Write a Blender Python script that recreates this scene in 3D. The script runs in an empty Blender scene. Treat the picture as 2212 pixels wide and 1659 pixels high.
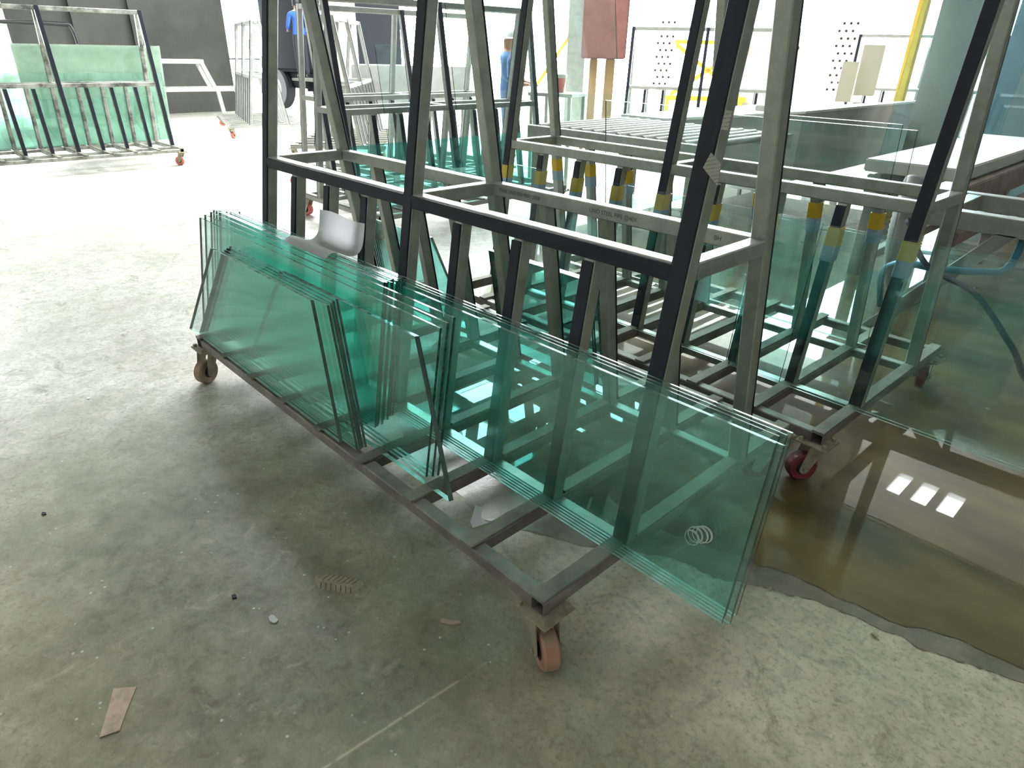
import bpy, bmesh, math, random
from mathutils import Vector, Matrix
random.seed(7)
SC = bpy.context.scene
COL = SC.collection

# ------------------------------------------------------------------ camera
cam_d = bpy.data.cameras.new('camera')
cam = bpy.data.objects.new('camera', cam_d); COL.objects.link(cam)
YAW, PITCH, ROLL = 2.37274473, 0.46798244, 0.0210574867
F_PX = 1422.625
fw = Vector((math.cos(YAW)*math.cos(PITCH), math.sin(YAW)*math.cos(PITCH), -math.sin(PITCH)))
rt = Vector((math.sin(YAW), -math.cos(YAW), 0)); up = rt.cross(fw)
r2 = rt*math.cos(ROLL)+up*math.sin(ROLL); u2 = up*math.cos(ROLL)-rt*math.sin(ROLL)
M = Matrix((r2, u2, -fw)).transposed().to_4x4()
M.translation = Vector((3.27349, -0.98237, 1.55013))
cam.matrix_world = M
cam_d.sensor_width = 36; cam_d.sensor_fit = 'HORIZONTAL'
cam_d.lens = F_PX*36/2212
cam_d.clip_start = 0.05; cam_d.clip_end = 300
SC.camera = cam

# ------------------------------------------------------------------ sky, exposure
SKY = 41.0
w = bpy.data.worlds.new('world'); SC.world = w; w.use_nodes = True
bg = w.node_tree.nodes['Background']
bg.inputs[0].default_value = (0.945, 0.985, 1.0, 1); bg.inputs[1].default_value = SKY
SC.view_settings.view_transform = 'Standard'; SC.view_settings.look = 'None'
SC.view_settings.gamma = 1; SC.view_settings.use_curve_mapping = False
SC.view_settings.exposure = -0.36
cy = SC.cycles
cy.max_bounces = 16; cy.diffuse_bounces = 5; cy.glossy_bounces = 6
cy.transmission_bounces = 8; cy.transparent_max_bounces = 160
cy.use_denoising = True; cy.caustics_reflective = False; cy.caustics_refractive = False
cy.sample_clamp_indirect = 6

# ------------------------------------------------------------------ materials
def mat(name, col, rough=.5, metal=0., spec=.5, var=None, vscale=6., bump=0., alt=None, coat=0.):
    m = bpy.data.materials.new(name); m.use_nodes = True
    nt = m.node_tree; b = nt.nodes['Principled BSDF']
    b.inputs['Base Color'].default_value = (*col, 1); b.inputs['Roughness'].default_value = rough
    b.inputs['Metallic'].default_value = metal; b.inputs['Specular IOR Level'].default_value = spec
    b.inputs['Coat Weight'].default_value = coat
    if var is not None or alt is not None:
        tc = nt.nodes.new('ShaderNodeTexCoord'); n = nt.nodes.new('ShaderNodeTexNoise')
        n.inputs['Scale'].default_value = vscale; n.inputs['Detail'].default_value = 6
        n.inputs['Roughness'].default_value = .65
        nt.links.new(tc.outputs['Object'], n.inputs['Vector'])
        r = nt.nodes.new('ShaderNodeValToRGB')
        lo = alt if alt is not None else tuple(c*(1-var) for c in col)
        hi = col if alt is not None else tuple(min(1, c*(1+var)) for c in col)
        r.color_ramp.elements[0].position = .36; r.color_ramp.elements[1].position = .62
        r.color_ramp.elements[0].color = (*lo, 1); r.color_ramp.elements[1].color = (*hi, 1)
        nt.links.new(n.outputs['Fac'], r.inputs['Fac']); nt.links.new(r.outputs['Color'], b.inputs['Base Color'])
        if bump:
            bn = nt.nodes.new('ShaderNodeBump'); bn.inputs['Strength'].default_value = bump
            bn.inputs['Distance'].default_value = .01
            nt.links.new(n.outputs['Fac'], bn.inputs['Height']); nt.links.new(bn.outputs['Normal'], b.inputs['Normal'])
    return m

def glass_mat(name, tint, refl=1.0, haze=0.0, hazecol=(.8, .85, .85)):
    """flat sheet glass: tinted straight transmission plus mirror reflection by angle"""
    m = bpy.data.materials.new(name); m.use_nodes = True
    nt = m.node_tree; nt.nodes.clear(); N = nt.nodes.new; L = nt.links.new
    out = N('ShaderNodeOutputMaterial'); tr = N('ShaderNodeBsdfTransparent'); tr.inputs[0].default_value = (*tint, 1)
    gl = N('ShaderNodeBsdfGlossy'); gl.inputs['Roughness'].default_value = 0.0; gl.inputs[0].default_value = (.95, 1, .98, 1)
    lw = N('ShaderNodeLayerWeight'); lw.inputs[0].default_value = .5
    pw = N('ShaderNodeMath'); pw.operation = 'POWER'; pw.inputs[1].default_value = 5
    ma = N('ShaderNodeMath'); ma.operation = 'MULTIPLY_ADD'; ma.inputs[1].default_value = .95*refl; ma.inputs[2].default_value = .042*refl
    L(lw.outputs['Facing'], pw.inputs[0]); L(pw.outputs[0], ma.inputs[0])
    mx = N('ShaderNodeMixShader'); L(ma.outputs[0], mx.inputs[0]); L(gl.outputs[0], mx.inputs[2])
    if haze > 0:
        df = N('ShaderNodeBsdfDiffuse'); df.inputs[0].default_value = (*hazecol, 1)
        tl = N('ShaderNodeBsdfTranslucent'); tl.inputs[0].default_value = (*hazecol, 1)
        dm = N('ShaderNodeMixShader'); L(df.outputs[0], dm.inputs[1]); L(tl.outputs[0], dm.inputs[2])
        tc = N('ShaderNodeTexCoord'); no = N('ShaderNodeTexNoise'); no.inputs['Scale'].default_value = 3; no.inputs['Detail'].default_value = 5
        L(tc.outputs['Object'], no.inputs['Vector'])
        hm = N('ShaderNodeMath'); hm.operation = 'MULTIPLY'; hm.inputs[1].default_value = haze*2; L(no.outputs['Fac'], hm.inputs[0])
        hx = N('ShaderNodeMixShader'); L(hm.outputs[0], hx.inputs[0]); L(tr.outputs[0], hx.inputs[1]); L(dm.outputs[0], hx.inputs[2])
        L(hx.outputs[0], mx.inputs[1])
    else:
        L(tr.outputs[0], mx.inputs[1])
    L(mx.outputs[0], out.inputs[0])
    return m

MT = {}
MT['steel'] = mat('galvanised_steel', (.44, .455, .41), .30, .45, alt=(.31, .325, .29), vscale=9)
MT['steel_dusty'] = mat('dusty_steel', (.25, .235, .205), .5, .2, alt=(.15, .14, .125), vscale=8)
MT['steel_pale'] = mat('pale_steel', (.34, .35, .33), .42, .2, var=.15)
MT['steel_mottled'] = mat('mottled_steel', (.62, .62, .56), .4, .3, alt=(.10, .10, .09), vscale=5)
MT['rubber'] = mat('black_rubber', (.014, .018, .030), .55, 0, .25, alt=(.009, .011, .018), vscale=14)
MT['pad'] = mat('dusty_rubber_pad', (.27, .26, .20), .7, 0, alt=(.13, .13, .11), vscale=5)
MT['dust'] = mat('dusty_plate', (.36, .33, .235), .75, .1, alt=(.22, .205, .15), vscale=20)
MT['wheel'] = mat('dusty_red_wheel', (.36, .17, .12), .65, 0, alt=(.3, .22, .16), vscale=25)
MT['wheel_brown'] = mat('dusty_brown_wheel', (.26, .19, .13), .7, 0, var=.25, vscale=25)
MT['wheel_red'] = mat('dark_red_wheel', (.20, .03, .03), .35, 0, alt=(.10, .02, .02), vscale=18)
MT['wheel_bright'] = mat('bright_red_wheel', (.62, .16, .13), .45)
MT['black'] = mat('black', (.01, .01, .012), .5)
MT['glass'] = glass_mat('green_float_glass', (.915, .991, .984), haze=.004)
MT['glass_clear'] = glass_mat('clear_float_glass', (.94, .985, .975), haze=.006)
MT['glass_dusty'] = glass_mat('dusty_float_glass', (.93, .98, .97), haze=.006)
MT['glass_pale'] = glass_mat('pale_green_glass', (.88, .96, .91), haze=.42, hazecol=(.74, .86, .76))
MT['glass_blue'] = glass_mat('blue_grey_glass', (.80, .91, .94), haze=.012, hazecol=(.4, .52, .56))
MT['edge_dark'] = mat('dark_glass_edge', (.030, .085, .070), .18, 0, .6, var=.5, vscale=60)
MT['edge_top'] = mat('cut_glass_edge', (.32, .42, .39), .15, 0, .8, alt=(.06, .14, .12), vscale=26)
MT['edge_grey'] = mat('ground_glass_edge', (.10, .145, .130), .4, 0, .5, var=.2, vscale=30)
MT['edge_pale'] = mat('pale_glass_edge', (.88, .98, .95), .25, 0, .8, alt=(.34, .62, .54), vscale=14)  # refracted glimmer of bottom edges painted into the colour; ring marks share it
MT['paper'] = mat('white_paper', (.80, .81, .84), .6)
MT['white'] = mat('white_paint', (.82, .82, .80), .45)
MT['cardboard'] = mat('cardboard', (.42, .325, .26), .85, 0, var=.2, vscale=30)
MT['mud'] = mat('dry_mud', (.30, .28, .20), .9, 0, alt=(.20, .185, .12), vscale=40)
MT['mud_dark'] = mat('dark_mud', (.10, .095, .055), .9)
MT['ink'] = mat('black_ink', (.05, .05, .05), .6)
MT['yellow'] = mat('yellow_paint', (.50, .34, .03), .45, var=.12)
MT['tape_yellow'] = mat('yellow_tape', (.62, .42, .03), .5)
MT['tape_blue'] = mat('light_blue_tape', (.28, .42, .58), .5)
MT['wall'] = mat('grey_plaster', (.065, .067, .060), .85, 0, .2, alt=(.045, .047, .044), vscale=.7)
MT['wall_pale'] = mat('pale_plaster', (.5, .5, .47), .85, 0, var=.1, vscale=.6)
MT['wall_blue'] = mat('blue_grey_wall', (.20, .25, .27), .8, 0, alt=(.12, .16, .18), vscale=.6)
MT['roof'] = mat('roof_sheet', (.58, .59, .57), .7, 0, var=.08, vscale=.5)
MT['ground'] = mat('outdoor_ground', (.55, .55, .52), .9, 0, var=.1, vscale=.5)
MT['machine'] = mat('machine_grey', (.40, .41, .40), .45, .1, alt=(.28, .27, .25), vscale=1.5)
MT['brown'] = mat('brown_steel', (.22, .17, .14), .5, .2, var=.25, vscale=4)
MT['beige'] = mat('beige_paint', (.56, .52, .42), .6, 0, var=.08, vscale=2)
MT['beige_pale'] = mat('pale_beige_paint', (.52, .51, .43), .6)
MT['red_machine'] = mat('faded_red_paint', (.15, .06, .052), .6, 0, var=.15)
MT['red'] = mat('red_plastic', (.42, .03, .025), .4)
MT['orange'] = mat('orange_paint', (.26, .15, .06), .5)
MT['blue_hose'] = mat('blue_hose', (.02, .16, .24), .4)
MT['grey_hose'] = mat('grey_hose', (.30, .32, .33), .45)
MT['truck'] = mat('dark_truck_paint', (.006, .008, .010), .8, 0, .1)
MT['tyre'] = mat('tyre', (.012, .014, .018), .75)
MT['skin'] = mat('skin', (.30, .17, .11), .5)
MT['hair'] = mat('black_hair', (.01, .01, .012), .5)
MT['shirt'] = mat('blue_shirt', (.02, .09, .42), .75)
MT['shirt2'] = mat('light_blue_shirt', (.05, .12, .26), .75)
MT['trousers'] = mat('dark_trousers', (.018, .02, .028), .8)
MT['jeans'] = mat('blue_jeans', (.10, .16, .28), .8)
MT['pvc'] = None

def translucent(name, col, trans=.5):
    m = bpy.data.materials.new(name); m.use_nodes = True; nt = m.node_tree; nt.nodes.clear()
    o = nt.nodes.new('ShaderNodeOutputMaterial'); d = nt.nodes.new('ShaderNodeBsdfDiffuse'); t = nt.nodes.new('ShaderNodeBsdfTranslucent')
    d.inputs[0].default_value = (*col, 1); t.inputs[0].default_value = (*col, 1)
    x = nt.nodes.new('ShaderNodeMixShader'); x.inputs[0].default_value = trans
    nt.links.new(d.outputs[0], x.inputs[1]); nt.links.new(t.outputs[0], x.inputs[2]); nt.links.new(x.outputs[0], o.inputs[0])
    return m
MT['pvc'] = translucent('translucent_sheet', (.85, .88, .9), .7)
MT['paper_thin'] = translucent('thin_white_paper', (.93, .94, .97), .5)

def floor_mat():
    m = bpy.data.materials.new('concrete_floor'); m.use_nodes = True; nt = m.node_tree
    N = nt.nodes.new; L = nt.links.new; b = nt.nodes['Principled BSDF']
    tc = N('ShaderNodeTexCoord')
    def noise(scale, detail=6, rough=.6, dist=0., vec=None):
        n = N('ShaderNodeTexNoise'); n.inputs['Scale'].default_value = scale; n.inputs['Detail'].default_value = detail
        n.inputs['Roughness'].default_value = rough; n.inputs['Distortion'].default_value = dist
        L(vec or tc.outputs['Object'], n.inputs['Vector']); return n.outputs['Fac']
    def ramp(f, stops):
        r = N('ShaderNodeValToRGB'); e = r.color_ramp.elements
        e[0].position, e[0].color = stops[0][0], (*stops[0][1], 1); e[1].position, e[1].color = stops[-1][0], (*stops[-1][1], 1)
        for p, c in stops[1:-1]:
            x = e.new(p); x.color = (*c, 1)
        L(f, r.inputs['Fac']); return r.outputs['Color']
    def mix(f, a, c, mode='MIX'):
        x = N('ShaderNodeMix'); x.data_type = 'RGBA'; x.blend_type = mode
        if isinstance(f, float): x.inputs[0].default_value = f
        else: L(f, x.inputs[0])
        L(a, x.inputs[6]) if not isinstance(a, tuple) else setattr(x.inputs[6], 'default_value', (*a, 1))
        L(c, x.inputs[7]) if not isinstance(c, tuple) else setattr(x.inputs[7], 'default_value', (*c, 1))
        return x.outputs[2]
    def math(op, a, b_=None, c=None):
        x = N('ShaderNodeMath'); x.operation = op
        for i, v in enumerate((a, b_, c)):
            if v is None: continue
            if isinstance(v, (int, float)): x.inputs[i].default_value = v
            else: L(v, x.inputs[i])
        return x.outputs[0]
    g = (1, 1, 1); k = (0, 0, 0)
    base = ramp(noise(1.1, 8, .62), [(.34, (.41, .395, .35)), (.5, (.56, .545, .495)), (.66, (.69, .68, .63))])
    # brownish tinge over a wide ragged area
    sw = N('ShaderNodeSeparateXYZ'); L(tc.outputs['Object'], sw.inputs[0])
    wx = math('SUBTRACT', sw.outputs[0], 2.3); wy = math('SUBTRACT', sw.outputs[1], .2)
    wd_ = math('ADD', math('SQRT', math('ADD', math('MULTIPLY', wx, wx), math('MULTIPLY', wy, wy))), math('MULTIPLY', math('SUBTRACT', noise(1.3, 5), .5), 1.6))
    base = mix(ramp(math('MULTIPLY', wd_, .25), [(.35, g), (.70, k)]), base, mix(1.0, base, (1.0, .95, .78), 'MULTIPLY'))
    # worn olive staining plus painted rack shade, with a ragged outline, before the racks
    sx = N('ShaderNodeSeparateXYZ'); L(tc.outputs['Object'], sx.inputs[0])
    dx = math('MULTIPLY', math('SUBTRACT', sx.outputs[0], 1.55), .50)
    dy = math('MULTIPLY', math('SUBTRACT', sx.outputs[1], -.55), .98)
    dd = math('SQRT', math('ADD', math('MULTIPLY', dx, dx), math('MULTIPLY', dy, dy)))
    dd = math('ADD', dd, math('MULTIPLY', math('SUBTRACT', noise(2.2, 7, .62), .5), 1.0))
    stain_shade = ramp(dd, [(.30, g), (1.05, k)])
    dirt_shade = ramp(noise(3.2, 8, .7), [(.30, (.036, .038, .013)), (.52, (.085, .084, .038)), (.74, (.22, .215, .145))])
    c1 = mix(math('MULTIPLY', stain_shade, .95), base, dirt_shade)
    # mottling, dark scuffs, pale flecks
    c1 = mix(ramp(noise(26, 8, .75, .4), [(.40, k), (.64, g)]), c1, mix(.16, c1, (.60, .585, .48)))
    c1 = mix(ramp(noise(52, 6, .7), [(.50, k), (.66, g)]), c1, mix(.55, c1, (.11, .105, .06)))
    c2 = mix(ramp(noise(14, 7, .7, .6), [(.42, k), (.66, g)]), c1, mix(.55, c1, (.23, .23, .16)))
    c3 = mix(ramp(noise(4.5, 9, .75, 1.5), [(.57, k), (.68, (.75, .75, .75))]), c2, (.17, .16, .10))
    c3 = mix(ramp(noise(7.5, 9, .7, .8), [(.58, k), (.70, (.42, .42, .42))]), c3, (.46, .44, .35))
    vo = N('ShaderNodeTexVoronoi'); vo.inputs['Scale'].default_value = 34; L(tc.outputs['Object'], vo.inputs['Vector'])
    fl = math('MULTIPLY', ramp(vo.outputs['Distance'], [(.10, g), (.17, k)]), ramp(noise(9, 3), [(.56, k), (.62, g)]))
    c4 = mix(math('MULTIPLY', fl, .7), c3, (.60, .59, .52))
    sp = ramp(noise(120, 3, .6), [(.64, k), (.72, g)])
    c5 = mix(math('MULTIPLY', sp, .6), c4, (.13, .13, .10))
    # straight pale joint in the slab
    jl = math('ABSOLUTE', math('SUBTRACT', sx.outputs[0], math('MULTIPLY_ADD', sx.outputs[1], .073, 2.301)))
    jm = math('MULTIPLY', math('MULTIPLY', ramp(jl, [(.0025, g), (.0045, k)]), ramp(noise(20, 4), [(.40, k), (.5, g)])), ramp(math('ADD', sx.outputs[1], 1.0), [(.75, g), (.95, k)]))
    c5 = mix(math('MULTIPLY', jm, .75), c5, (.52, .49, .36))
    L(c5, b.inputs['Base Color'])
    rr = ramp(noise(2.5, 6, .6), [(.35, (.34,)*3), (.68, (.55,)*3)])
    L(rr, b.inputs['Roughness']); b.inputs['Specular IOR Level'].default_value = .4
    bn = N('ShaderNodeBump'); bn.inputs['Strength'].default_value = .18; bn.inputs['Distance'].default_value = .006
    L(noise(30, 8, .7), bn.inputs['Height']); L(bn.outputs['Normal'], b.inputs['Normal'])
    return m
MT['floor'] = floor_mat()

def wet_mat():
    m = bpy.data.materials.new('wet_concrete'); m.use_nodes = True; nt = m.node_tree
    N = nt.nodes.new; L = nt.links.new; b = nt.nodes['Principled BSDF']
    tc = N('ShaderNodeTexCoord'); n = N('ShaderNodeTexNoise'); n.inputs['Scale'].default_value = 1.6; n.inputs['Detail'].default_value = 6
    mp = N('ShaderNodeMapping'); mp.inputs['Scale'].default_value = (1, 2.2, 1); mp.inputs['Rotation'].default_value = (0, 0, .25)
    L(tc.outputs['Object'], mp.inputs[0]); L(mp.outputs[0], n.inputs['Vector'])
    r = N('ShaderNodeValToRGB'); e = r.color_ramp.elements
    e[0].position = .34; e[0].color = (.05, .042, .013, 1); e[1].position = .64; e[1].color = (.14, .112, .046, 1)
    L(n.outputs['Fac'], r.inputs['Fac']); L(r.outputs['Color'], b.inputs['Base Color'])
    b.inputs['Roughness'].default_value = .5; b.inputs['Specular IOR Level'].default_value = .1
    b.inputs['Coat Weight'].default_value = 1.0; b.inputs['Coat Roughness'].default_value = .015; b.inputs['Coat IOR'].default_value = 1.36
    return m
MT['wet'] = wet_mat()

def damp_mat():
    return mat('damp_concrete', (.19, .17, .125), .28, 0, .5, alt=(.11, .10, .065), vscale=9, bump=.25)
MT['damp'] = damp_mat()

# ------------------------------------------------------------------ mesh helpers
def tag(o, label=None, cat=None, group=None, kind=None):
    if label: o['label'] = label
    if cat: o['category'] = cat
    if group: o['group'] = group
    if kind: o['kind'] = kind
    return o
def link(name, me, mats, parent=None):
    for m in (mats if isinstance(mats, (list, tuple)) else [mats]):
        me.materials.append(MT[m] if isinstance(m, str) else m)
    o = bpy.data.objects.new(name, me); COL.objects.link(o)
    if parent: o.parent = parent
    return o
def pyd(name, V, Fc, mats, parent=None, mi=None, smooth=False):
    me = bpy.data.meshes.new(name); me.from_pydata([tuple(v) for v in V], [], Fc); me.update()
    o = link(name, me, mats, parent)
    if mi: me.polygons.foreach_set('material_index', mi)
    if smooth: me.polygons.foreach_set('use_smooth', [True]*len(me.polygons))
    return o
def empty(name, loc=(0, 0, 0), rz=0, label=None, cat=None, group=None):
    o = bpy.data.objects.new(name, None); COL.objects.link(o); o.empty_display_size = .1
    o.location = loc; o.rotation_euler = (0, 0, rz); return tag(o, label, cat, group)
def copy_tree(o, parent=None):
    c = o.copy(); COL.objects.link(c); c.parent = parent
    for ch in list(o.children): copy_tree(ch, c)
    return c
BOXF = [(0, 3, 2, 1), (4, 5, 6, 7), (0, 1, 5, 4), (1, 2, 6, 5), (2, 3, 7, 6), (3, 0, 4, 7)]
def box(name, lo, hi, m, parent=None, bev=0.):
    me = bpy.data.meshes.new(name)
    V = [(x, y, z) for z in (lo[2], hi[2]) for x, y in ((lo[0], lo[1]), (hi[0], lo[1]), (hi[0], hi[1]), (lo[0], hi[1]))]
    me.from_pydata(V, [], BOXF); me.update()
    if bev:
        bm = bmesh.new(); bm.from_mesh(me); bmesh.ops.bevel(bm, geom=bm.edges[:], offset=bev, segments=2, affect='EDGES'); bm.to_mesh(me); bm.free()
    return link(name, me, m, parent)
def beam(name, A, B, ax, ay, wd, ht, m, parent=None, ch=.004, hollow=False):
    """square tube from A to B; section spanned by ax (width wd) and ay (height ht), rounded corners, optionally open ends"""
    A, B, ax, ay = Vector(A), Vector(B), Vector(ax), Vector(ay)
    a, b = wd/2, ht/2
    oct_ = [(a-ch, -b), (a, -b+ch), (a, b-ch), (a-ch, b), (-a+ch, b), (-a, b-ch), (-a, -b+ch), (-a+ch, -b)]
    t = .0035
    inn = [(x*(a-t)/a, y*(b-t)/b) for x, y in oct_]
    d = (B-A).normalized(); V = []; Fc = []
    ring = lambda P, s: [P+ax*x+ay*y for x, y in s]
    V += ring(A, oct_)+ring(B, oct_)
    for i in range(8):
        j = (i+1) % 8; Fc.append((i, j, 8+j, 8+i))
    if hollow:
        dp = min(.12, (B-A).length*.3)
        V += ring(A, inn)+ring(B, inn)+ring(A+d*dp, inn)+ring(B-d*dp, inn)
        for i in range(8):
            j = (i+1) % 8
            Fc += [(j, i, 16+i, 16+j), (8+i, 8+j, 24+j, 24+i), (16+j, 16+i, 32+i, 32+j), (24+i, 24+j, 40+j, 40+i)]
        Fc += [tuple(range(39, 31, -1)), tuple(range(40, 48))]
    else:
        Fc += [tuple(range(7, -1, -1)), tuple(range(8, 16))]
    o = pyd(name, V, Fc, m, parent)
    bm = bmesh.new(); bm.from_mesh(o.data); bmesh.ops.recalc_face_normals(bm, faces=bm.faces[:]); bm.to_mesh(o.data); bm.free()
    return o
def lathe(name, prof, m, parent=None, n=24, axis='Z', smooth=True, closed=False):
    V = []; Fc = []; k = len(prof)
    for i in range(n):
        a = 2*math.pi*i/n
        for r, h in prof:
            x, y, z = r*math.cos(a), r*math.sin(a), h
            V.append((x, y, z) if axis == 'Z' else ((x, z, y) if axis == 'Y' else (z, x, y)))
    for i in range(n):
        j = (i+1) % n
        for q in range(k-1): Fc.append((i*k+q, j*k+q, j*k+q+1, i*k+q+1))
        if closed: Fc.append((i*k+k-1, j*k+k-1, j*k, i*k))
    o = pyd(name, V, Fc, m, parent, smooth=False)
    bm = bmesh.new(); bm.from_mesh(o.data); bmesh.ops.remove_doubles(bm, verts=bm.verts[:], dist=1e-5)
    bmesh.ops.recalc_face_normals(bm, faces=bm.faces[:])
    for f in bm.faces: f.smooth = smooth
    for e in bm.edges:
        if len(e.link_faces) == 2 and e.calc_face_angle(0) > .6: e.smooth = False
    bm.to_mesh(o.data); bm.free()
    return o
def tube(name, pts, r, m, parent=None, n=8, ribs=None):
    pts = [Vector(p) for p in pts]; V = []; Fc = []
    for i, p in enumerate(pts):
        t = (pts[min(i+1, len(pts)-1)]-pts[max(i-1, 0)]).normalized()
        s = t.cross(Vector((0, 0, 1)));
        if s.length < 1e-3: s = Vector((1, 0, 0))
        s.normalize(); q = s.cross(t)
        rr = r*(1+(.10 if ribs and i % 2 else 0))
        V += [p+s*rr*math.cos(2*math.pi*k/n)+q*rr*math.sin(2*math.pi*k/n) for k in range(n)]
    for i in range(len(pts)-1):
        for k in range(n): Fc.append((i*n+k, i*n+(k+1) % n, (i+1)*n+(k+1) % n, (i+1)*n+k))
    Fc += [tuple(range(n-1, -1, -1)), tuple(range((len(pts)-1)*n, len(pts)*n))]
    return pyd(name, V, Fc, m, parent, smooth=True)
def bez(pts, n=10):
    """Catmull-Rom through points"""
    P = [Vector(p) for p in pts]; P = [P[0]*2-P[1]]+P+[P[-1]*2-P[-2]]; out = []
    for i in range(1, len(P)-2):
        for k in range(n):
            t = k/n; a, b, c, d = P[i-1:i+3]
            out.append(.5*((2*b)+(c-a)*t+(2*a-5*b+4*c-d)*t*t+(3*b-a-3*c+d)*t**3))
    return out+[P[-2]]
def text_mesh(s, size):
    cu = bpy.data.curves.new('t', 'FONT'); cu.body = s; cu.size = size
    o = bpy.data.objects.new('t', cu); COL.objects.link(o)
    dg = bpy.context.evaluated_depsgraph_get(); me = bpy.data.meshes.new_from_object(o.evaluated_get(dg))
    bpy.data.objects.remove(o); me.materials.clear(); return me

X, Y, Z = Vector((1, 0, 0)), Vector((0, 1, 0)), Vector((0, 0, 1))

# ------------------------------------------------------------------ the hall
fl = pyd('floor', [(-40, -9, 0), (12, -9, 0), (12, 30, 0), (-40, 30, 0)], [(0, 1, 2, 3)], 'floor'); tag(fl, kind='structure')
wl = box('wall_left', (-15.7, 2.15, 0), (-15.4, 6.75, 6.6), 'wall'); tag(wl, kind='structure')
box('pilaster', (-15.4, 3.35, 0), (-15.28, 3.6, 6.6), 'wall', wl); box('pilaster', (-15.4, 4.55, 0), (-15.3, 4.7, 6.6), 'wall', wl)
wl2 = box('wall_fill_blocker', (-15.7, -8.7, 0), (-15.4, -.6, 6.6), 'wall'); tag(wl2, kind='structure')  # unseen wall added to cut fill light from the left
wl3 = box('wall_fill_blocker_top', (-15.7, -.6, 3.6), (-15.4, 2.15, 6.6), 'wall'); tag(wl3, kind='structure')  # added above the left opening, out of view, to reduce incoming fill
wf2 = box('wall_sky_blocker', (.3, 17.7, 0), (11.7, 18.0, 6.6), 'wall_blue'); tag(wf2, kind='structure')  # added to keep bright sky from mirroring in the tall glass sheet
wb = box('wall_back', (-16, -9, 0), (12, -8.7, 6.6), 'wall_pale'); tag(wb, kind='structure')
wr = box('wall_right', (11.7, -8.7, 0), (12, 18, 6.6), 'wall_pale'); tag(wr, kind='structure')
tw = box('wall_front', (.98, 9.2, 0), (11.7, 9.4, 3.2), 'wall_blue'); tag(tw, kind='structure')
# roof: solid sheets, small skylights, and an unseen open bay shaped to steer daylight
XE = -4.9
roofs = [((-16, -9), (-9.6, 18)), ((-9.6, -9), (XE, 3.2)), ((-9.6, 12.4), (XE, 18))]
ZC = 6.5
ceil = box('ceiling', (XE, -9, ZC), (12, 12.6, ZC+.12), 'roof'); tag(ceil, kind='structure')
for a, b_ in roofs: box('roof_panel', (a[0], a[1], ZC), (b_[0], b_[1], ZC+.12), 'roof', ceil)
# strip of roof pierced by the small skylights
for x0, x1, y0, y1 in [(XE, 12, 13.5, 18), (XE, .55, 12.6, 13.5), (.82, 1.02, 12.6, 13.5), (1.32, 1.5, 12.6, 13.5), (1.82, 12, 12.6, 13.5)]:
    box('roof_panel', (x0, y0, ZC), (x1, y1, ZC+.12), 'roof', ceil)
for yb in (4.6, 8.2):
    beam('roof_beam', (-9.6, yb, ZC-.1), (XE, yb, ZC-.1), Y, Z, .12, .2, 'steel', ceil)

# ------------------------------------------------------------------ wet floor
def blob(pts, seed, amp, n=14):
    rr = random.Random(seed); P = [Vector((*p, 0)) for p in pts]; out = []
    for i in range(len(P)):
        a, b_ = P[i], P[(i+1) % len(P)]; d = b_-a; nrm = Vector((-d.y, d.x, 0)).normalized(); off = 0
        for k in range(n):
            t = k/n; off = off*.86+rr.uniform(-1, 1)*amp*.45; out.append(a+d*t+nrm*off*math.sin(math.pi*t))
    return out
def flat_patch(name, pts, z, m):
    V = [(p.x, p.y, z) for p in pts]
    from mathutils.geometry import tessellate_polygon
    me = bpy.data.meshes.new(name); bm = bmesh.new(); vs = [bm.verts.new(v) for v in V]
    for t in tessellate_polygon([[Vector(v) for v in V]]):
        try: f = bm.faces.new([vs[k] for k in t])
        except ValueError: continue
        f.normal_update()
        if f.normal.z < 0: f.normal_flip()
    bm.to_mesh(me); bm.free(); return link(name, me, m)
wet_pts = [(1.55, .55), (1.85, .52), (2.15, .66), (2.4, .78), (2.63, .83), (2.74, .88), (2.97, .90), (3.12, .96), (3.27, .99), (3.5, 1.05), (5.2, 1.4), (5.6, 6.5), (2, 8.2), (-1.2, 7.2), (-1.0, 3.2), (.1, 1.7), (.45, 1.05), (1.1, .72)]
wp = flat_patch('puddle', blob(wet_pts, 3, .02), .0035, 'wet')
tag(wp, 'wide brown puddle of water lying under and beside the two racks', 'puddle')
dp = flat_patch('damp_patch', blob([(1.3, .34), (1.8, .30), (2.2, .5), (2.45, .66), (2.66, .74), (2.78, .80), (3.0, .85), (3.16, .88), (3.3, .93), (3.6, .98), (5.2, 1.25), (5.3, 1.5), (3, 1.2), (2, .9), (.5, 1.3), (.3, .9)], 5, .028), .0018, 'damp')
tag(dp, 'dull damp margin of concrete along the edge of the puddle', 'damp patch')

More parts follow.
